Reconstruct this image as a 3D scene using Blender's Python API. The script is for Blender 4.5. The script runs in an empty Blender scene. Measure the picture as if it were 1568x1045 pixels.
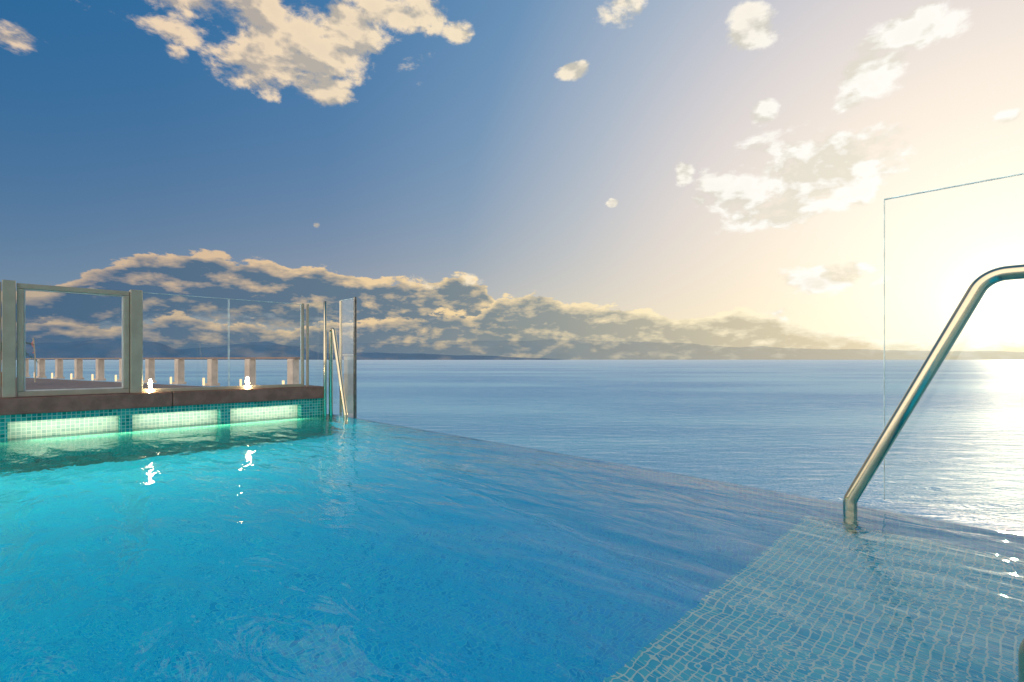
import bpy, bmesh, math, random
from mathutils import Matrix, Vector, noise
random.seed(3)
scene = bpy.context.scene
scene.view_settings.view_transform = 'Standard'
scene.view_settings.look = 'None'
scene.view_settings.exposure = 0

H = 0.52                       # eye height above the pool water
SUN_AZ, SUN_EL = math.radians(44.3), math.radians(4.6)
SUN_DIR = Vector((math.sin(SUN_AZ)*math.cos(SUN_EL), math.cos(SUN_AZ)*math.cos(SUN_EL), math.sin(SUN_EL)))
# pool frame: local x = along the infinity edge, local y = outwards over the edge, z up, water at z=0
POOL = Matrix.Translation((-1.663, 4.853, 0)) @ Matrix.Rotation(math.atan2(-0.72, 0.694), 4, 'Z')
SEA_Z = -9.0
DECK_Z = -0.45

# ------------------------------------------------------------------ helpers
def new_mat(name):
    m = bpy.data.materials.new(name); m.use_nodes = True
    nt = m.node_tree; nt.nodes.clear()
    out = nt.nodes.new('ShaderNodeOutputMaterial')
    return m, nt, out

class NB:
    def __init__(s, nt): s.nt = nt
    def n(s, t, **kw):
        nd = s.nt.nodes.new(t)
        for k, v in kw.items(): setattr(nd, k, v)
        return nd
    def plug(s, sock, v):
        if v is None: return
        if isinstance(v, bpy.types.NodeSocket): s.nt.links.new(v, sock)
        else: sock.default_value = v
    def m(s, op, a, b=None, c=None, clamp=False):
        nd = s.n('ShaderNodeMath', operation=op, use_clamp=clamp)
        s.plug(nd.inputs[0], a); s.plug(nd.inputs[1], b); s.plug(nd.inputs[2], c)
        return nd.outputs[0]
    def v(s, op, a, b=None, c=None, out=0):
        nd = s.n('ShaderNodeVectorMath', operation=op)
        s.plug(nd.inputs[0], a); s.plug(nd.inputs[1], b); s.plug(nd.inputs[2], c)
        return nd.outputs['Value'] if out == 'v' else nd.outputs[0]
    def comb(s, x, y, z):
        nd = s.n('ShaderNodeCombineXYZ')
        for i, q in enumerate((x, y, z)): s.plug(nd.inputs[i], q)
        return nd.outputs[0]
    def sep(s, vv):
        nd = s.n('ShaderNodeSeparateXYZ'); s.plug(nd.inputs[0], vv); return nd.outputs
    def mix(s, f, a, b, blend='MIX'):
        nd = s.n('ShaderNodeMix', data_type='RGBA', blend_type=blend)
        s.plug(nd.inputs[0], f); s.plug(nd.inputs[6], a); s.plug(nd.inputs[7], b)
        return nd.outputs[2]
    def smooth(s, x, lo, hi, a=0.0, b=1.0):
        nd = s.n('ShaderNodeMapRange', interpolation_type='SMOOTHSTEP')
        s.plug(nd.inputs[0], x); s.plug(nd.inputs[1], lo); s.plug(nd.inputs[2], hi)
        s.plug(nd.inputs[3], a); s.plug(nd.inputs[4], b)
        return nd.outputs[0]
    def noise(s, vec, scale, detail=2.0, rough=0.5, dist=0.0):
        nd = s.n('ShaderNodeTexNoise')
        s.plug(nd.inputs['Vector'], vec)
        nd.inputs['Scale'].default_value = scale; nd.inputs['Detail'].default_value = detail
        nd.inputs['Roughness'].default_value = rough; nd.inputs['Distortion'].default_value = dist
        return nd.outputs[0]
    def ramp(s, f, stops, interp='LINEAR'):
        nd = s.n('ShaderNodeValToRGB'); s.plug(nd.inputs[0], f)
        cr = nd.color_ramp; cr.interpolation = interp
        while len(cr.elements) < len(stops): cr.elements.new(0.5)
        for e, (p, c) in zip(cr.elements, stops):
            e.position = p; e.color = (*c, 1)
        return nd.outputs[0]

def lin(r, g, b):
    f = lambda c: (c/255/12.92) if c/255 <= 0.04045 else ((c/255+0.055)/1.055)**2.4
    return (f(r), f(g), f(b))

def obj_from_bm(name, bm, mats, mw=None, parent=None, smooth=False):
    me = bpy.data.meshes.new(name)
    bmesh.ops.recalc_face_normals(bm, faces=bm.faces)
    bm.to_mesh(me); bm.free()
    for mt in (mats if isinstance(mats, (list, tuple)) else [mats]): me.materials.append(mt)
    ob = bpy.data.objects.new(name, me); scene.collection.objects.link(ob)
    if smooth:
        for p in me.polygons: p.use_smooth = True
    if parent is not None: ob.parent = parent
    elif mw is not None: ob.matrix_world = mw
    return ob

def add_box(bm, x0, x1, y0, y1, z0, z1, mi=0, bevel=0.0):
    r = bmesh.ops.create_cube(bm, size=1.0)
    for v in r['verts']:
        v.co = Vector(((x0+x1)/2 + v.co.x*(x1-x0), (y0+y1)/2 + v.co.y*(y1-y0), (z0+z1)/2 + v.co.z*(z1-z0)))
    fs = set(f for v in r['verts'] for f in v.link_faces)
    for f in fs: f.material_index = mi
    if bevel > 0:
        es = set(e for f in fs for e in f.edges)
        rr = bmesh.ops.bevel(bm, geom=list(es), offset=bevel, segments=2, profile=0.5, affect='EDGES')
        for f in rr['faces']: f.material_index = mi

def tube(bm, pts, r, seg=20, mi=0):
    rings = []
    n = len(pts)
    for i, p in enumerate(pts):
        t = (pts[min(i+1, n-1)] - pts[max(i-1, 0)]).normalized()
        side = Vector((0, 1, 0)) if abs(t.y) < 0.9 else Vector((1, 0, 0))
        a = t.cross(side).normalized(); b = t.cross(a).normalized()
        rings.append([bm.verts.new(p + (a*math.cos(2*math.pi*k/seg) + b*math.sin(2*math.pi*k/seg))*r) for k in range(seg)])
    for i in range(n-1):
        for k in range(seg):
            f = bm.faces.new((rings[i][k], rings[i][(k+1) % seg], rings[i+1][(k+1) % seg], rings[i+1][k])); f.material_index = mi
    bm.faces.new(rings[0]); bm.faces.new(rings[-1])

def fillet(pts, rads, steps=10):
    out = [pts[0]]
    for i in range(1, len(pts)-1):
        p, r = pts[i], rads[i-1]
        d0 = (pts[i-1]-p).normalized(); d1 = (pts[i+1]-p).normalized()
        ang = d0.angle(d1); off = r/math.tan(ang/2)
        a, b = p+d0*off, p+d1*off
        c = p + (d0+d1).normalized()*(r/math.sin(ang/2))
        va, vb = a-c, b-c
        tot = va.angle(vb); ax = va.cross(vb).normalized()
        for k in range(steps+1):
            out.append(c + Matrix.Rotation(tot*k/steps, 3, ax) @ va)
    out.append(pts[-1]); return out

def empty(name, mw=None):
    e = bpy.data.objects.new(name, None); scene.collection.objects.link(e)
    if mw is not None: e.matrix_world = mw
    return e

# ------------------------------------------------------------------ materials
def simple(name, col, rough=0.5, metal=0.0, var=0.15, vs=8.0, bump=0.0, bs=60, spec=0.5):
    m, nt, out = new_mat(name); b = NB(nt)
    p = b.n('ShaderNodeBsdfPrincipled'); tc = b.n('ShaderNodeTexCoord')
    nz = b.noise(tc.outputs['Object'], vs, 3, 0.6)
    c = b.mix(b.smooth(nz, 0.3, 0.7), tuple(x*(1-var) for x in col)+(1,), tuple(min(1, x*(1+var)) for x in col)+(1,))
    b.plug(p.inputs['Base Color'], c); p.inputs['Roughness'].default_value = rough; p.inputs['Metallic'].default_value = metal
    p.inputs['Specular IOR Level'].default_value = spec
    if bump:
        bp = b.n('ShaderNodeBump'); bp.inputs['Strength'].default_value = bump; bp.inputs['Distance'].default_value = 0.002
        b.plug(bp.inputs['Height'], b.noise(tc.outputs['Object'], bs, 3)); b.plug(p.inputs['Normal'], bp.outputs[0])
    nt.links.new(p.outputs[0], out.inputs[0]); return m

def tile_mat(name, cols, grout, size=0.025, gw=0.07):
    m, nt, out = new_mat(name); b = NB(nt)
    tc = b.n('ShaderNodeTexCoord')
    co = b.v('ADD', tc.outputs['Object'], (0.0111, 0.0077, 0.0093))
    sc = b.v('SCALE', co); sc.node.inputs['Scale'].default_value = 1.0/size
    fr = b.sep(b.v('FRACTION', sc)); nn = b.sep(b.v('ABSOLUTE', tc.outputs['Normal']))
    lines = None
    for i in range(3):
        d = b.m('ABSOLUTE', b.m('SUBTRACT', fr[i], 0.5))
        l = b.smooth(d, 0.5-gw*1.4, 0.5-gw*0.7)
        l = b.m('MULTIPLY', l, b.m('LESS_THAN', nn[i], 0.5))
        lines = l if lines is None else b.m('MAXIMUM', lines, l)
    wn = b.n('ShaderNodeTexWhiteNoise', noise_dimensions='3D'); b.plug(wn.inputs[0], b.v('FLOOR', sc))
    c = b.ramp(wn.outputs[0], [(i/(len(cols)-1), cc) for i, cc in enumerate(cols)])
    c = b.mix(lines, c, (*grout, 1))
    p = b.n('ShaderNodeBsdfDiffuse'); b.plug(p.inputs[0], c)
    nt.links.new(p.outputs[0], out.inputs[0]); return m

M_floor = tile_mat('pool_mosaic_blue', [(0.0, .38, .76), (0.005, .46, .88), (0.01, .54, .84), (0.005, .42, .82)], (0.06, .60, .86), size=0.02)
M_step = tile_mat('pool_mosaic_step', [(0.02, .50, .70), (0.04, .58, .76), (0.10, .66, .76), (0.02, .54, .74)], (0.82, .85, .76), size=0.021, gw=0.08)
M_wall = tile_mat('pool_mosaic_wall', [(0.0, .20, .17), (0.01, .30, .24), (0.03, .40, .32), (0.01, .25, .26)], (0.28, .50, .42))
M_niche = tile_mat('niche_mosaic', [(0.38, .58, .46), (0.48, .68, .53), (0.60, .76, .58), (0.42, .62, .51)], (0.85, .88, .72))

def water_mat():
    m, nt, out = new_mat('pool_water_surface'); b = NB(nt)
    tc = b.n('ShaderNodeTexCoord')
    mp = b.n('ShaderNodeMapping'); b.plug(mp.inputs[0], tc.outputs['Object'])
    mp.inputs['Rotation'].default_value = (0, 0, math.radians(46)); mp.inputs['Scale'].default_value = (0.55, 1.3, 1)
    w1 = b.noise(mp.outputs[0], 3.2, 2.0, 0.45, 0.5)
    w2 = b.noise(mp.outputs[0], 8.5, 3.0, 0.55, 0.6)
    gust = b.smooth(b.noise(tc.outputs['Object'], 0.9, 2.0, 0.5), 0.35, 0.65, 0.0030, 0.0078)
    h = b.m('ADD', b.m('MULTIPLY', w1, 0.0145), b.m('MULTIPLY', w2, gust))
    bp = b.n('ShaderNodeBump'); bp.inputs['Strength'].default_value = 1.0; bp.inputs['Distance'].default_value = 1.0
    b.plug(bp.inputs['Height'], h)
    fr = b.n('ShaderNodeFresnel'); fr.inputs['IOR'].default_value = 1.33; b.plug(fr.inputs['Normal'], bp.outputs[0])
    rf = b.n('ShaderNodeBsdfRefraction'); rf.inputs['IOR'].default_value = 1.33; rf.inputs['Roughness'].default_value = 0.0
    rf.inputs['Color'].default_value = (0.86, 0.99, 1.0, 1); b.plug(rf.inputs['Normal'], bp.outputs[0])
    gl = b.n('ShaderNodeBsdfGlossy'); gl.inputs['Roughness'].default_value = 0.02; b.plug(gl.inputs['Normal'], bp.outputs[0])
    mx = b.n('ShaderNodeMixShader'); b.plug(mx.inputs[0], fr.outputs[0]); nt.links.new(rf.outputs[0], mx.inputs[1]); nt.links.new(gl.outputs[0], mx.inputs[2])
    nt.links.new(mx.outputs[0], out.inputs[0]); return m
M_water = water_mat()

def sea_mat():
    m, nt, out = new_mat('sea_surface'); b = NB(nt)
    tc = b.n('ShaderNodeTexCoord')
    mp = b.n('ShaderNodeMapping'); b.plug(mp.inputs[0], tc.outputs['Object'])
    mp.inputs['Rotation'].default_value = (0, 0, math.radians(-12)); mp.inputs['Scale'].default_value = (0.5, 1.4, 1)
    w1 = b.noise(mp.outputs[0], 0.08, 3.0, 0.55, 0.4)
    w2 = b.noise(mp.outputs[0], 0.5, 5.0, 0.72, 0.5)
    gust = b.smooth(b.noise(mp.outputs[0], 0.010, 4.0, 0.6), 0.38, 0.62)
    h = b.m('ADD', b.m('MULTIPLY', w1, 0.45), b.m('MULTIPLY', w2, b.m('MULTIPLY_ADD', gust, -0.25, 0.62)))
    bp = b.n('ShaderNodeBump'); bp.inputs['Strength'].default_value = 1.0; bp.inputs['Distance'].default_value = 1.0
    b.plug(bp.inputs['Height'], h)
    df = b.n('ShaderNodeBsdfDiffuse'); b.plug(df.inputs['Normal'], bp.outputs[0])
    c = b.mix(gust, (0.0, 0.26, 0.50, 1), (0.07, 0.42, 0.58, 1)); b.plug(df.inputs[0], c)
    gl = b.n('ShaderNodeBsdfGlossy'); gl.inputs['Roughness'].default_value = 0.60; b.plug(gl.inputs['Normal'], bp.outputs[0])
    gl.inputs['Color'].default_value = (0.95, 0.97, 0.92, 1)
    fr = b.n('ShaderNodeFresnel'); fr.inputs['IOR'].default_value = 1.34; b.plug(fr.inputs['Normal'], bp.outputs[0])
    f2 = b.m('MINIMUM', b.m('MULTIPLY_ADD', fr.outputs[0], 1.0, 0.02), 0.76)
    mx = b.n('ShaderNodeMixShader'); b.plug(mx.inputs[0], f2); nt.links.new(df.outputs[0], mx.inputs[1]); nt.links.new(gl.outputs[0], mx.inputs[2])
    nt.links.new(mx.outputs[0], out.inputs[0]); return m
M_sea = sea_mat()

def glass_mat():
    m, nt, out = new_mat('clear_glass'); b = NB(nt)
    ge = b.n('ShaderNodeNewGeometry')
    fr = b.n('ShaderNodeFresnel'); b.plug(fr.inputs['IOR'], b.m('ADD', 1.45, b.m('MULTIPLY', ge.outputs['Backfacing'], 1/1.45-1.45)))
    tr = b.n('ShaderNodeBsdfTransparent'); tr.inputs['Color'].default_value = (0.965, 0.985, 0.98, 1)
    gl = b.n('ShaderNodeBsdfGlossy'); gl.inputs['Roughness'].default_value = 0.0
    mx = b.n('ShaderNodeMixShader'); b.plug(mx.inputs[0], fr.outputs[0]); nt.links.new(tr.outputs[0], mx.inputs[1]); nt.links.new(gl.outputs[0], mx.inputs[2])
    nt.links.new(mx.outputs[0], out.inputs[0]); return m
M_glass = glass_mat()
M_edge = simple('polished_glass_edge', (0.60, 0.74, 0.68), 0.15, 0.3, 0.3, 20)
M_steel = simple('stainless_steel', (0.70, 0.59, 0.39), 0.14, 1.0, 0.05, 12)
M_bronze = simple('dark_metal_edge', (0.20, 0.19, 0.16), 0.22, 0.9, 0.3, 30)
M_frame = simple('beige_aluminium', (0.38, 0.33, 0.225), 0.45, 0.1, 0.08, 10, 0.3)
M_gasket = simple('grey_gasket', (0.66, 0.62, 0.54), 0.5)
M_ledge = simple('brown_stone_ledge', (0.20, 0.11, 0.08), 0.6, 0, 0.2, 14, 0.5, spec=0.2)
M_post = simple('sandy_concrete_post', (0.64, 0.50, 0.38), 0.7, 0, 0.15, 3, 0.5)
M_deck = simple('timber_deck', (0.20, 0.12, 0.08), 0.6, 0, 0.3, 4, 0.5)
M_rail = simple('dark_timber_rail', (0.30, 0.18, 0.12), 0.5, 0, 0.2, 6)
M_white = simple('white_painted_post', (0.70, 0.62, 0.55), 0.5)
M_concrete = simple('outer_wall_concrete', (0.35, 0.35, 0.34), 0.8, 0, 0.2, 2, 0.5)
M_leaf = simple('palm_leaf', (0.05, 0.11, 0.03), 0.5, 0, 0.4, 10)
M_bark = simple('palm_bark', (0.16, 0.11, 0.07), 0.8, 0, 0.3, 20)
M_pot = simple('terracotta_pot', (0.42, 0.20, 0.12), 0.7)
M_red = simple('coral_fabric', (0.60, 0.20, 0.22), 0.8)

def emis(name, col, st):
    m, nt, out = new_mat(name); b = NB(nt)
    e = b.n('ShaderNodeEmission'); e.inputs[0].default_value = (*col, 1); e.inputs[1].default_value = st
    nt.links.new(e.outputs[0], out.inputs[0]); return m
M_lamp = emis('warm_lamp_glow', (1.0, 0.76, 0.46), 110)
M_lamp2 = emis('post_lamp_glow', (1.0, 0.66, 0.34), 1.7)

# ------------------------------------------------------------------ pool basin
WA = 4.8; BB = 9.0; DEEP = -1.25
bm = bmesh.new()
add_box(bm, -0.3, WA+0.3, -BB-0.3, 0.0, DEEP-0.2, DEEP, 0)
add_box(bm, -0.3, WA+0.3, -0.022, -0.002, DEEP, -0.010, 0)         # thin weir wall below the water line
add_box(bm, WA, WA+0.3, -BB-0.3, -0.024, DEEP, 0.06, 0)
add_box(bm, -0.3, WA-0.001, -BB-0.3, -BB, DEEP, 0.06, 0)
add_box(bm, 4.03, WA-0.001, -BB+0.001, -0.024, DEEP+0.001, -0.26, 1)   # submerged bench
v = [bm.verts.new((-0.3, 0.0, -0.013)), bm.verts.new((WA+0.3, 0.0, -0.013)), bm.verts.new((WA+0.3, 0.045, -0.055)), bm.verts.new((-0.3, 0.045, -0.055))]
f = bm.faces.new(v); f.material_index = 2
add_box(bm, -0.3, WA+0.3, 0.001, 0.044, SEA_Z-2, -0.056, 3)
add_box(bm, -0.3, WA+0.3, -BB-0.3, 0.0, SEA_Z-2, DEEP-0.201, 3)
add_box(bm, -0.30, 0.0, -BB, -0.024, DEEP+0.001, -0.03, 4)
add_box(bm, -0.30, 0.0, -BB, -0.12, 0.115, 0.162, 4)
niches = []
b0 = 0.33
while b0 < BB-0.7:
    niches.append((b0, b0+0.583)); b0 += 0.655
prev = 0.12
for (s, e) in niches:
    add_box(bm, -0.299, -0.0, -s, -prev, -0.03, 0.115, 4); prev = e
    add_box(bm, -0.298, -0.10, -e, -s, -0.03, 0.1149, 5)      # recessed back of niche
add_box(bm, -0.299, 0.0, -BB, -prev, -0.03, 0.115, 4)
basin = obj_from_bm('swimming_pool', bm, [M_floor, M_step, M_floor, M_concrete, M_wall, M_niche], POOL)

# water sheet, rolling over the weir
bm = bmesh.new()
prof = [(-BB, 0), (-0.06, 0), (-0.02, -0.0004), (0.004, -0.003), (0.022, -0.012), (0.038, -0.026), (0.046, -0.040), (0.049, -0.060), (0.049, -0.4)]
rows = [[bm.verts.new((x, y, z)) for x in (-0.099, WA)] for (y, z) in prof]
for r0, r1 in zip(rows[:-1], rows[1:]): bm.faces.new((r0[0], r0[1], r1[1], r1[0]))
water = obj_from_bm('pool_water', bm, M_water, POOL, smooth=True)
if water.data.polygons[0].normal.z < 0: water.data.flip_normals()

# brown stone coping ledge
bm = bmesh.new()
bb = 0.118
while bb < BB:
    add_box(bm, -0.34, 0.025, -min(bb+1.2, BB), -bb-0.004, 0.163, 0.272, 0, 0.006); bb += 1.2
obj_from_bm('stone_ledge', bm, M_ledge, POOL)

# niche lamps (lit in the photo): under the lintel, washing the mosaic and the water
def aim(loc, direction):
    q = (-Vector(direction)).to_track_quat('Z', 'X')
    return POOL @ Matrix.Translation(loc) @ q.to_matrix().to_4x4()
for i, (s, e) in enumerate(niches[:6]):
    L = bpy.data.lights.new('niche_light', 'AREA'); L.shape = 'RECTANGLE'; L.size = 0.03; L.size_y = 0.54
    L.energy = 0.60; L.color = (1.0, 1.0, 0.80)
    lo = bpy.data.objects.new('niche_light', L); scene.collection.objects.link(lo)
    lo.matrix_world = aim((-0.02, -(s+e)/2, 0.110), (-0.55, 0, -0.8))
for i in range(3):  # unseen strips added below the surface to brighten the pool
    L = bpy.data.lights.new('underwater_fill', 'AREA'); L.shape = 'RECTANGLE'; L.size = 0.08; L.size_y = 1.8
    L.energy = 19; L.color = (0.95, 1.0, 0.55)
    lo = bpy.data.objects.new('underwater_fill', L); scene.collection.objects.link(lo)
    lo.matrix_world = aim((0.07, -(1.2+i*2.0), -0.05), (0.24, 0, -0.97))

# ------------------------------------------------------------------ glass balustrade, left
fence = empty('glass_fence', POOL)
def pane(bm, x0, x1, y0, y1, z0, z1): add_box(bm, x0, x1, y0, y1, z0, z1, 0)
bm = bmesh.new()
FZ0, FZ1 = 0.285, 1.02
for (s, e) in ((0.325, 0.912), (0.922, 1.50)):
    pane(bm, -0.036, -0.026, -e, -s, FZ0, FZ1)
obj_from_bm('glass_panes', bm, M_glass, parent=fence)
bm = bmesh.new()
for (s, e) in ((0.325, 0.912), (0.922, 1.50)):
    add_box(bm, -0.0365, -0.0255, -e, -s, FZ1, FZ1+0.004)
    add_box(bm, -0.0365, -0.0255, -e-0.0015, -e-0.0002, FZ0, FZ1+0.004)
    add_box(bm, -0.0365, -0.0255, -s+0.0002, -s+0.0015, FZ0, FZ1+0.004)
obj_from_bm('glass_edges', bm, M_edge, parent=fence)
bm = bmesh.new()
add_box(bm, -0.05, -0.012, -1.505, -0.32, 0.273, 0.30, 0, 0.003)      # base channel
obj_from_bm('base_channel', bm, M_frame, parent=fence)
bmf = bmesh.new(); bmg = bmesh.new(); bmk = bmesh.new()
p = 1.507
add_box(bmf, -0.075, 0.005, -p-0.072, -p, 0.273, 1.035, 0, 0.004)
p += 0.072
while p < BB-0.8:
    s, e = p+0.004, p+0.60
    w = 0.034
    z0, z1 = 0.276, 1.022
    add_box(bmf, -0.055, -0.012, -e, -s, z1-w, z1, 0, 0.003)
    add_box(bmf, -0.055, -0.012, -e, -s, z0, z0+w, 0, 0.003)
    add_box(bmf, -0.056, -0.011, -s-w, -s, z0+w+0.001, z1-w-0.001, 0, 0.003)
    add_box(bmf, -0.056, -0.011, -e, -e+w, z0+w+0.001, z1-w-0.001, 0, 0.003)
    g = 0.008
    add_box(bmk, -0.045, -0.022, -e+w+0.0005, -s-w-0.0005, z1-w-g, z1-w-0.0005)
    add_box(bmk, -0.045, -0.022, -e+w+0.0005, -s-w-0.0005, z0+w+0.0005, z0+w+g)
    add_box(bmk, -0.045, -0.022, -s-w-g, -s-w-0.0005, z0+w+g, z1-w-g)
    add_box(bmk, -0.045, -0.022, -e+w+0.0005, -e+w+g, z0+w+g, z1-w-g)
    add_box(bmg, -0.038, -0.030, -e+w+g, -s-w-g, z0+w+g, z1-w-g)
    add_box(bmf, -0.075, 0.005, -e-0.068, -e-0.004, 0.273, 1.035, 0, 0.004)
    p = e+0.068
obj_from_bm('frame_bars', bmf, M_frame, parent=fence)
obj_from_bm('frame_gaskets', bmk, M_gasket, parent=fence)
obj_from_bm('framed_glass', bmg, M_glass, parent=fence)
bm = bmesh.new()
add_box(bm, -0.050, -0.018, -0.318, -0.298, 0.273, 1.03, 0, 0.003)
add_box(bm, -0.050, -0.018, -0.270, -0.255, 0.273, 1.03, 0, 0.003)
obj_from_bm('corner_posts', bm, M_frame, parent=fence)
bm = bmesh.new(); add_box(bm, -0.038, -0.030, -0.254, 0.02, 0.10, 1.055)
obj_from_bm('corner_glass', bm, M_glass, parent=fence)

def edge_panel(name, x0, x1, post_x, zt):
    e = empty(name, POOL)
    bm = bmesh.new(); add_box(bm, x0, x1, 0.055, 0.067, 0.02, zt)
    obj_from_bm('pane', bm, M_glass, parent=e)
    bm = bmesh.new(); add_box(bm, x0, x1, 0.0545, 0.0675, zt+0.0003, zt+0.003)
    ex = x1 if abs(post_x-x1) < abs(post_x-x0) else x0
    sgn = 1 if ex == x1 else -1
    lo, hi = sorted((ex+sgn*0.0003, ex+sgn*0.0022))
    add_box(bm, lo, hi, 0.0545, 0.0675, 0.02, zt+0.003)
    obj_from_bm('polished_edge', bm, M_edge, parent=e)
    return e
left = edge_panel('glass_windbreak', -0.03, 0.235, 0.235, 1.085)
bm = bmesh.new(); add_box(bm, 0.238, 0.262, 0.050, 0.072, -0.14, 1.098, 0, 0.003)
obj_from_bm('end_post', bm, M_bronze, parent=left)
bm = bmesh.new(); add_box(bm, -0.050, -0.032, 0.052, 0.070, -0.14, 1.088, 0, 0.003)
obj_from_bm('inner_post', bm, M_steel, parent=left)
right = edge_panel('glass_windbreak.001', 4.255, 5.09, 4.255, 1.092)
bm = bmesh.new(); add_box(bm, 5.0, 5.09, 0.05, 0.09, -0.14, 0.12, 0, 0.004)
obj_from_bm('clamp', bm, M_steel, parent=right)

# ------------------------------------------------------------------ stainless grab rails
def grab_rail(name, a_water, sgn, b, zt=0.772, r=0.021):
    P = lambda da, z: Vector((a_water + sgn*da, -b, z))
    base_lo = P(0.0, -0.55); base = P(0.0, 0.035); up = P(0.345, zt); run = P(0.50, zt); down = P(0.50, -0.4)
    pts = fillet([base_lo, base, up, run, down], [0.05, 0.075, 0.075], 12)
    bm = bmesh.new(); tube(bm, pts, r, 24)
    return obj_from_bm(name, bm, M_steel, POOL, smooth=True)
grab_rail('pool_handrail', 4.185, 1, 0.10)
P = lambda a, z: Vector((a, -0.07, z))
pts = fillet([P(0.33, -0.4), P(0.33, 0.03), P(0.085, 0.80), P(0.03, 0.80), P(0.03, -0.4)], [0.04, 0.025, 0.027], 10)
bm = bmesh.new(); tube(bm, pts, 0.018, 20)
P = lambda a, z: Vector((a, -0.125, z))
tube(bm, [P(0.03, -0.3), P(0.03, 0.5), P(0.03, 1.06)], 0.014, 16)
obj_from_bm('pool_handrail.001', bm, M_steel, POOL, smooth=True)
grab_rail('pool_handrail.002', 4.640, 1, 0.960)

bm = bmesh.new(); add_box(bm, -0.06, 0.02, 0.10, 0.18, -0.3, 0.555, 0, 0.006); add_box(bm, -0.07, 0.03, 0.09, 0.19, 0.556, 0.575, 0, 0.004)
obj_from_bm('white_post', bm, M_white, POOL)

for i, bb in enumerate((1.455, 0.775)):
    bm = bmesh.new()
    r = bmesh.ops.create_cone(bm, cap_ends=True, segments=16, radius1=0.014, radius2=0.012, depth=0.012)
    for vv in r['verts']: vv.co.z += 0.279
    k = len(bm.faces)
    r = bmesh.ops.create_uvsphere(bm, u_segments=12, v_segments=8, radius=0.009)
    for vv in r['verts']: vv.co.z = vv.co.z*5.0 + 0.330
    for f in list(bm.faces)[k:]: f.material_index = 1
    o = obj_from_bm('ledge_lamp' if i == 0 else 'ledge_lamp.001', bm, [M_frame, M_lamp], POOL @ Matrix.Translation((-0.004, -bb, 0)))

# ------------------------------------------------------------------ deck and its railing
def W(a, b): return POOL @ Vector((a, -b, 0))
bm = bmesh.new()
poly = [W(-0.32, 0.3), Vector((-7.2, 16.2, 0)), Vector((-29, 29.2, 0)), Vector((-34, 4, 0)), W(-0.32, 8.8)]
top = [bm.verts.new((p.x, p.y, DECK_Z)) for p in poly]; bot = [bm.verts.new((p.x, p.y, SEA_Z-2)) for p in poly]
bm.faces.new(top); bm.faces.new(bot[::-1])
for i in range(5):
    j = (i+1) % 5; bm.faces.new((top[i], top[j], bot[j], bot[i]))
obj_from_bm('terrace_deck', bm, M_deck)

rail = empty('deck_railing')
st = Vector((-9.05, 17.7, 0)); dv = Vector((-1.993, 1.186, 0)); dn = dv.normalized()
bm = bmesh.new(); bl = bmesh.new()
ang = math.atan2(dn.y, dn.x)
for i in range(-1, 10):
    p = st + dv*i
    def place(bmx, x0, x1, y0, y1, z0, z1, bev=0.0):
        n0 = set(bmx.verts)
        add_box(bmx, x0, x1, y0, y1, z0, z1, 0, bev)
        for vv in bmx.verts:
            if vv not in n0: vv.co = Matrix.Translation(p) @ Matrix.Rotation(ang, 4, 'Z') @ vv.co
    place(bm, -0.15, 0.15, -0.12, 0.12, DECK_Z, 0.54, 0.02)
    place(bm, -0.20, 0.20, -0.16, 0.16, DECK_Z+0.002, DECK_Z+0.10, 0.01)
    place(bl, 0.18, 0.24, 0.18, 0.24, DECK_Z+0.02, DECK_Z+0.30, 0.01)
obj_from_bm('posts', bm, M_post, parent=rail)
obj_from_bm('post_lamps', bl, M_lamp2, parent=rail)
bm = bmesh.new()
a = st - dv*1.1; c = st + dv*9.4; nrm = Vector((-dn.y, dn.x, 0))
for (w, z0, z1) in ((0.11, 0.545, 0.60),):
    vs = [bm.verts.new(q + nrm*o + Vector((0, 0, z))) for q in (a, c) for o in (-w, w) for z in (z0, z1)]
    for fidx in ((0, 1, 3, 2), (4, 6, 7, 5), (0, 4, 5, 1), (2, 3, 7, 6), (1, 5, 7, 3), (0, 2, 6, 4)): bm.faces.new([vs[q] for q in fidx])
obj_from_bm('top_rail', bm, M_rail, parent=rail)

# potted palm and a slim banner pole on the terrace
bm = bmesh.new()
bmesh.ops.create_cone(bm, cap_ends=True, segments=20, radius1=0.22, radius2=0.32, depth=0.5)
for vv in bm.verts: vv.co.z += DECK_Z+0.25
k = len(bm.faces)
tube(bm, [Vector((0, 0, DECK_Z+0.4)), Vector((0.03, 0, 0.4)), Vector((0.0, 0.03, 0.9))], 0.06, 10)
for f in list(bm.faces)[k:]: f.material_index = 1
for i in range(22):
    a0 = i*2.4 + random.random()*0.4; el0 = 0.3+random.random()*1.1; Ln = 0.9+random.random()*0.35
    hd = Vector((math.cos(a0), math.sin(a0), 0)); sd = Vector((-hd.y, hd.x, 0))
    pp = []
    for q in range(9):
        t = q/8; pp.append(Vector((0, 0, 0.9)) + hd*(Ln*t*math.cos(el0*(1-t*0.6))) + Vector((0, 0, Ln*(t*math.sin(el0) - 0.75*t*t))))
    for q in range(8):
        for sg in (-1, 1):
            for u0 in (0.0, 0.5):
                p0 = pp[q].lerp(pp[q+1], u0); ln = 0.26*math.sin(math.pi*min(1, (q+1.2)/9.5))
                tip = p0 + sd*sg*ln + (pp[q+1]-pp[q])*0.8 - Vector((0, 0, 0.08))
                f = bm.faces.new([bm.verts.new(p0), bm.verts.new(p0.lerp(pp[q+1], 0.35)), bm.verts.new(tip)]); f.material_index = 2
obj_from_bm('potted_palm', bm, [M_pot, M_bark, M_leaf], Matrix.Translation((-19.35, 19.3, 0)))
bm = bmesh.new()
tube(bm, [Vector((0, 0, DECK_Z)), Vector((0, 0, 0.6)), Vector((-0.08, 0, 1.45))], 0.022, 10)
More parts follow.
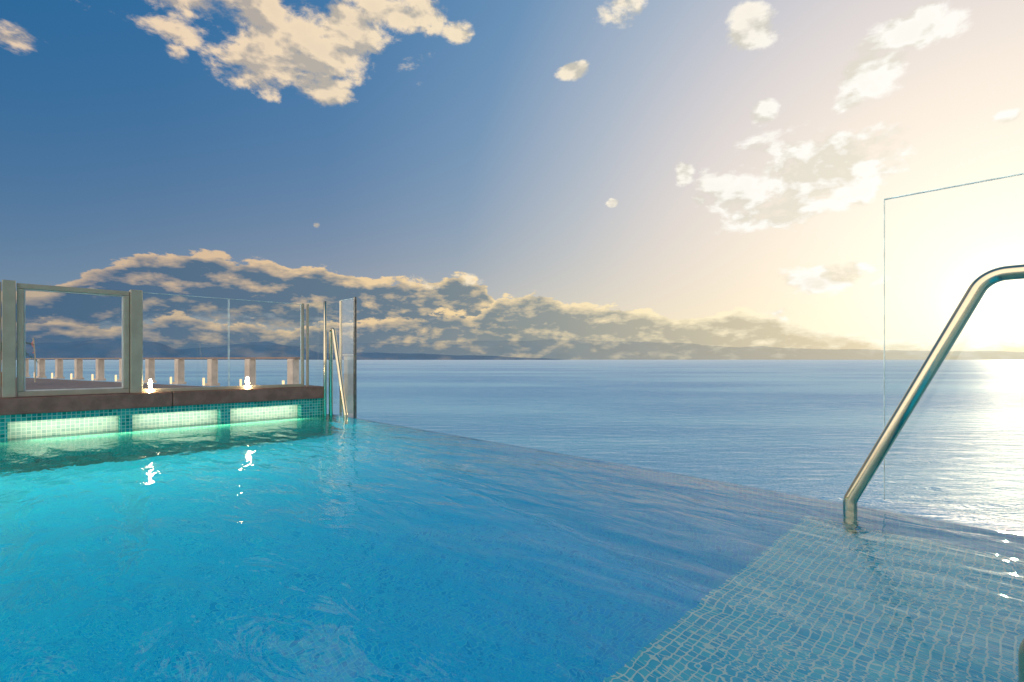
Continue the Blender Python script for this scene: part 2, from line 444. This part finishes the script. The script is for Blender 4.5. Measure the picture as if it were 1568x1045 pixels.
k = len(bm.faces)
prev = None
for q in range(9):
    z = 1.40-q*0.075; w = 0.05+0.05*math.sin(q*0.9)
    row = [bm.verts.new((-0.05, 0.03*math.sin(q), z)), bm.verts.new((-0.05-w, 0.05*math.cos(q), z-0.02))]
    if prev: bm.faces.new((prev[0], prev[1], row[1], row[0]))
    prev = row
for f in list(bm.faces)[k:]: f.material_index = 1
obj_from_bm('banner_pole', bm, [M_frame, M_red], Matrix.Translation((-20.4, 21.9, 0)))

# ------------------------------------------------------------------ sea
bm = bmesh.new()
S = 60000
v = [bm.verts.new(p) for p in ((-S, -S, SEA_Z), (S, -S, SEA_Z), (S, S, SEA_Z), (-S, S, SEA_Z))]
bm.faces.new(v); obj_from_bm('sea', bm, M_sea)

# ------------------------------------------------------------------ distant mountains
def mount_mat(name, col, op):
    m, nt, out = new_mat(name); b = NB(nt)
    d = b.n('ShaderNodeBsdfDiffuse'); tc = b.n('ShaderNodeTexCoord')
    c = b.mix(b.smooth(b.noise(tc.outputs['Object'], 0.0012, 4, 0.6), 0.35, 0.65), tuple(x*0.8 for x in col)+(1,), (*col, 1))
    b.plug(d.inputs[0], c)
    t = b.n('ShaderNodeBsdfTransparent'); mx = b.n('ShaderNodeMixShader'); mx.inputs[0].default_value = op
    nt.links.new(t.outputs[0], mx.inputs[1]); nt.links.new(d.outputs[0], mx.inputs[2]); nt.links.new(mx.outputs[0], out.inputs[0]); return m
def mountains(name, D, prof, mat, seed):
    bm = bmesh.new(); rows = 2; grid = []
    N = 500
    for i in range(N+1):
        az = math.radians(-58 + 118*i/N); t = math.tan(az)
        h = prof[0][1]
        for (p0, h0), (p1, h1) in zip(prof[:-1], prof[1:]):
            if p0 <= t <= p1:
                f = (t-p0)/(p1-p0); f = f*f*(3-2*f); h = h0+(h1-h0)*f
        if t > prof[-1][0]: h = prof[-1][1]
        h = max(0.0, h + 0.003*noise.fractal(Vector((t*9, seed, 0)), 0.8, 2.2, 5)*min(1, h*60))*D
        col = []
        for r in range(rows):
            q = r/(rows-1)
            dd = D*(1+0.08*q)
            col.append(bm.verts.new((t*dd, dd, SEA_Z + h*1.08*q)))
        grid.append(col)
    for i in range(N):
        for r in range(rows-1):
            bm.faces.new((grid[i][r], grid[i+1][r], grid[i+1][r+1], grid[i][r+1]))
    return obj_from_bm(name, bm, mat, smooth=True)
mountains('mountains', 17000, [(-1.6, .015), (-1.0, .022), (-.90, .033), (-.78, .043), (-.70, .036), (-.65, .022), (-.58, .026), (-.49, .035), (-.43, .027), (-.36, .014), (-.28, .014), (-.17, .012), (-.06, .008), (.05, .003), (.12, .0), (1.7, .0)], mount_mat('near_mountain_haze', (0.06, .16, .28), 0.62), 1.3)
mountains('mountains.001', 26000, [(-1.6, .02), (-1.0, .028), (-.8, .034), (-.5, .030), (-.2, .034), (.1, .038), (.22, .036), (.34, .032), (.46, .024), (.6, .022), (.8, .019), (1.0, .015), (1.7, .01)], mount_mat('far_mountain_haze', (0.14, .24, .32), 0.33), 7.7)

# ------------------------------------------------------------------ sky
world = bpy.data.worlds.new('World'); scene.world = world; world.use_nodes = True
nt = world.node_tree; nt.nodes.clear(); b = NB(nt)
out = b.n('ShaderNodeOutputWorld'); bg = b.n('ShaderNodeBackground'); nt.links.new(bg.outputs[0], out.inputs[0])
tc = b.n('ShaderNodeTexCoord'); D = tc.outputs['Generated']
sx, sy, sz = b.sep(D)
az = b.m('ARCTAN2', sx, sy); el = b.m('ARCSINE', sz)
sky = b.n('ShaderNodeTexSky', sky_type='NISHITA'); sky.sun_disc = False
sky.sun_elevation = SUN_EL; sky.sun_rotation = SUN_AZ; sky.air_density = 1.0; sky.dust_density = 1.0; sky.ozone_density = 2.0
theta = b.m('ARCCOSINE', b.m('MINIMUM', b.v('DOT_PRODUCT', D, tuple(SUN_DIR), out='v'), 0.99999))
deg = b.m('MULTIPLY', theta, 57.2958)
t100 = b.m('DIVIDE', deg, 120.0)
scat = b.ramp(t100, [(0.0, (1.0, .97, .90)), (8/120, lin(250, 243, 230)), (18/120, lin(242, 230, 220)), (28/120, lin(214, 209, 212)),
                     (38/120, lin(166, 181, 201)), (50/120, lin(102, 144, 184)), (64/120, lin(60, 118, 168)), (78/120, lin(34, 104, 157)), (90/120, lin(20, 98, 152)), (1.0, lin(30, 86, 135))])
hz = b.ramp(t100, [(0.0, (1.0, .95, .78)), (20/120, lin(253, 236, 196)), (38/120, lin(242, 223, 184)), (60/120, lin(204, 192, 172)), (85/120, lin(152, 164, 170)), (1.0, lin(90, 125, 158))])
hf = b.m('POWER', 2.71828, b.m('MULTIPLY', b.m('MAXIMUM', el, 0.0), -6.0))
base = b.mix(hf, scat, hz)
nish = b.v('SCALE', sky.outputs[0]); nish.node.inputs['Scale'].default_value = 0.004
base = b.v('ADD', base, nish)

near = b.ramp(t100, [(0.0, (1.0, 1.0, .97)), (25/120, (1.0, .98, .92)), (50/120, lin(255, 236, 202)), (80/120, lin(246, 218, 184)), (1.0, lin(200, 180, 165))])
gold = b.ramp(t100, [(0.0, (1.0, .98, .86)), (25/120, lin(255, 240, 200)), (50/120, lin(250, 220, 168)), (70/120, lin(226, 196, 158)), (90/120, lin(196, 172, 150)), (1.0, lin(180, 160, 145))])
dark = b.ramp(t100, [(0.0, lin(224, 206, 166)), (20/120, lin(198, 188, 162)), (40/120, lin(142, 150, 148)), (60/120, lin(100, 122, 140)), (85/120, lin(74, 104, 134)), (1.0, lin(60, 90, 120))])
nv = b.v('MULTIPLY', D, (1.0, 1.0, 1.8))
n1 = b.noise(nv, 13.0, 7.0, 0.60, 0.15)
off = Vector((SUN_DIR.x*0.016, SUN_DIR.y*0.004, 0.040))
n2 = b.noise(b.v('ADD', nv, tuple(off)), 13.0, 3.0, 0.60, 0.15)
dn12 = b.m('SUBTRACT', n1, n2)

def tan2ang(u, v_):
    k = (u-784)/784; mm = (551-v_)/784
    A = math.atan(k); return A, math.atan(mm*math.cos(A))
def bank(col, tops, seed, depth, k, amp, darkmul, maxa):
    """a bank of cumulus seen side-on: crest line over azimuth, sunlit crests, shaded body"""
    st_ = []
    for (u, v_) in tops:
        A, E = tan2ang(u, v_); st_.append(((A+0.85)/1.7, (E/0.3,)*3))
    T = b.m('MULTIPLY', b.sep(b.ramp(b.m('DIVIDE', b.m('ADD', az, 0.85), 1.7), st_))[0], 0.3)
    vec = b.v('MULTIPLY_ADD', D, (1.0, 1.0, 2.4), (seed, seed*0.7, 0.0))
    nn = b.noise(vec, 19.0, 6.0, 0.60, 0.1)
    nw = b.m('SUBTRACT', nn, 0.5)
    d = b.m('MULTIPLY_ADD', nw, amp, b.m('MULTIPLY', b.m('SUBTRACT', T, el), k))
    a1 = b.smooth(d, 0.0, 0.25)
    bot = b.smooth(b.m('MULTIPLY_ADD', nw, -0.10, b.m('SUBTRACT', T, el)), depth, depth*1.35, 1.0, 0.0)
    al = b.m('MULTIPLY', b.m('MULTIPLY', a1, bot), maxa)
    rim = b.smooth(d, 0.15, 0.95, 1.0, 0.0)
    nn2 = b.noise(b.v('ADD', vec, (0.012, 0.0, 0.05)), 19.0, 3.0, 0.6, 0.1)
    li = b.m('MULTIPLY_ADD', b.m('SUBTRACT', nn, nn2), 2.7, b.m('MULTIPLY_ADD', rim, 0.9, 0.0), clamp=True)
    dk = b.v('SCALE', dark); dk.node.inputs['Scale'].default_value = darkmul
    return b.mix(al, col, b.mix(li, dk, gold))
col = base
col = bank(col, [(-40, 452), (40, 446), (120, 425), (150, 408), (212, 388), (330, 388), (400, 402), (480, 411), (560, 425), (620, 427), (700, 420), (742, 432), (785, 496), (900, 548), (1560, 552)], 0.0, 0.088, 38.0, 2.8, 1.0, 0.97)
col = bank(col, [(-40, 485), (60, 488), (160, 496), (260, 482), (340, 490), (450, 500), (560, 486), (640, 480), (720, 480), (775, 454), (825, 446), (862, 464), (930, 464), (1005, 476), (1040, 490), (1130, 474), (1190, 482), (1240, 504), (1330, 510), (1420, 524), (1560, 512)], 3.1, 0.2, 40.0, 3.0, 1.02, 0.94)

px = [(450,45,175,84,1.0),(490,140,60,36,1.0),(400,95,90,56,1.0),(320,8,135,40,.98),(610,14,80,42,.98),(560,75,54,28,.85),(270,50,64,28,.8),(30,60,58,24,.88),(200,75,38,15,.62),
(270,80,30,22,.65),(120,2,110,20,.7),(702,50,26,24,.86),(875,110,30,16,.93),(955,18,44,34,.92),(1150,45,46,50,.97),(1168,170,28,26,.98),
(1400,40,86,40,1.0),(1335,110,60,44,1.0),(1298,155,32,22,.95),(1540,180,36,14,.7),(1240,255,130,62,1.1),(1130,290,62,46,1.08),(1190,325,112,30,1.0),
(1315,270,54,48,1.04),(1047,265,18,22,.88),(1073,305,18,15,.85),(930,345,26,13,.8),(938,312,11,8,.8),(485,345,8,6,.95),
(1262,425,86,24,1.08),(60,440,110,16,.7),(1190,480,60,22,.8),(680,432,60,18,.8)]
ae = b.comb(az, el, 0.0)
mask = None
for (u, v_, ru, rv, am) in px:
    A, E = tan2ang(u, v_)
    ra = (ru/784)*math.cos(A)**2; re = (rv/784)*math.cos(A)*math.cos(E)**2
    q = b.v('MULTIPLY_ADD', ae, (1/ra, 1/re, 0), (-A/ra, -E/re, 0))
    g = b.m('MULTIPLY_ADD', b.v('DOT_PRODUCT', q, q, out='v'), -0.6, am)
    mask = g if mask is None else b.m('MAXIMUM', mask, g)
mask = b.m('MAXIMUM', mask, -1.0)
dens = b.m('SUBTRACT', b.m('ADD', mask, b.m('MULTIPLY', b.m('SUBTRACT', n1, 0.5), 3.0)), 0.40)
alpha = b.smooth(dens, 0.0, 0.5)
low = b.smooth(el, 0.05, 0.20, 1.0, 0.0)
lit = b.m('ADD', b.m('MULTIPLY_ADD', low, -0.12, 0.76), b.m('MULTIPLY', dn12, 4.4), clamp=True)
thick = b.smooth(dens, 0.25, 1.0)
sh = b.m('MULTIPLY', thick, b.m('MULTIPLY_ADD', low, 0.75, 0.10))
lit = b.m('MULTIPLY', lit, b.m('SUBTRACT', 1.0, b.m('MULTIPLY', sh, 0.9)))
lit = b.m('MAXIMUM', lit, b.m('MULTIPLY_ADD', low, -0.35, 0.45))
cc = b.mix(lit, dark, near)
col = b.mix(b.m('MULTIPLY', alpha, 0.94), col, cc)
gl1 = b.m('MULTIPLY', b.m('POWER', 2.71828, b.m('MULTIPLY', b.m('POWER', b.m('DIVIDE', deg, 2.4), 2.0), -1.0)), 2.0)
gl2 = b.m('MULTIPLY', b.m('POWER', 2.71828, b.m('MULTIPLY', b.m('DIVIDE', deg, 9.0), -1.0)), 0.40)
gg = b.m('ADD', gl1, gl2)
col = b.v('ADD', col, b.v('MULTIPLY', b.comb(gg, gg, gg), (1.0, 0.89, 0.64)))
# glow added as fill light in the unseen sky away from the sun
back_fill = b.m('MULTIPLY', b.smooth(deg, 92.0, 122.0), 1.7)
col = b.v('ADD', col, b.v('MULTIPLY', b.comb(back_fill, back_fill, back_fill), (1.0, 0.90, 0.80)))
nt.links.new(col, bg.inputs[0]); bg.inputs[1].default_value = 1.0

# ------------------------------------------------------------------ sun
L = bpy.data.lights.new('sun', 'SUN'); L.energy = 2.0; L.angle = math.radians(0.6); L.color = (1.0, 0.80, 0.56)
so = bpy.data.objects.new('sun', L); scene.collection.objects.link(so)
so.rotation_euler = SUN_DIR.to_track_quat('Z', 'Y').to_euler()

# ------------------------------------------------------------------ camera
cam = bpy.data.cameras.new('camera'); cam.lens = 18; cam.sensor_width = 36; cam.shift_y = 28.5/1568
cam.clip_start = 0.02; cam.clip_end = 200000
co = bpy.data.objects.new('camera', cam); scene.collection.objects.link(co)
co.location = (0, 0, H); co.rotation_euler = (math.radians(90), 0, 0)
scene.camera = co
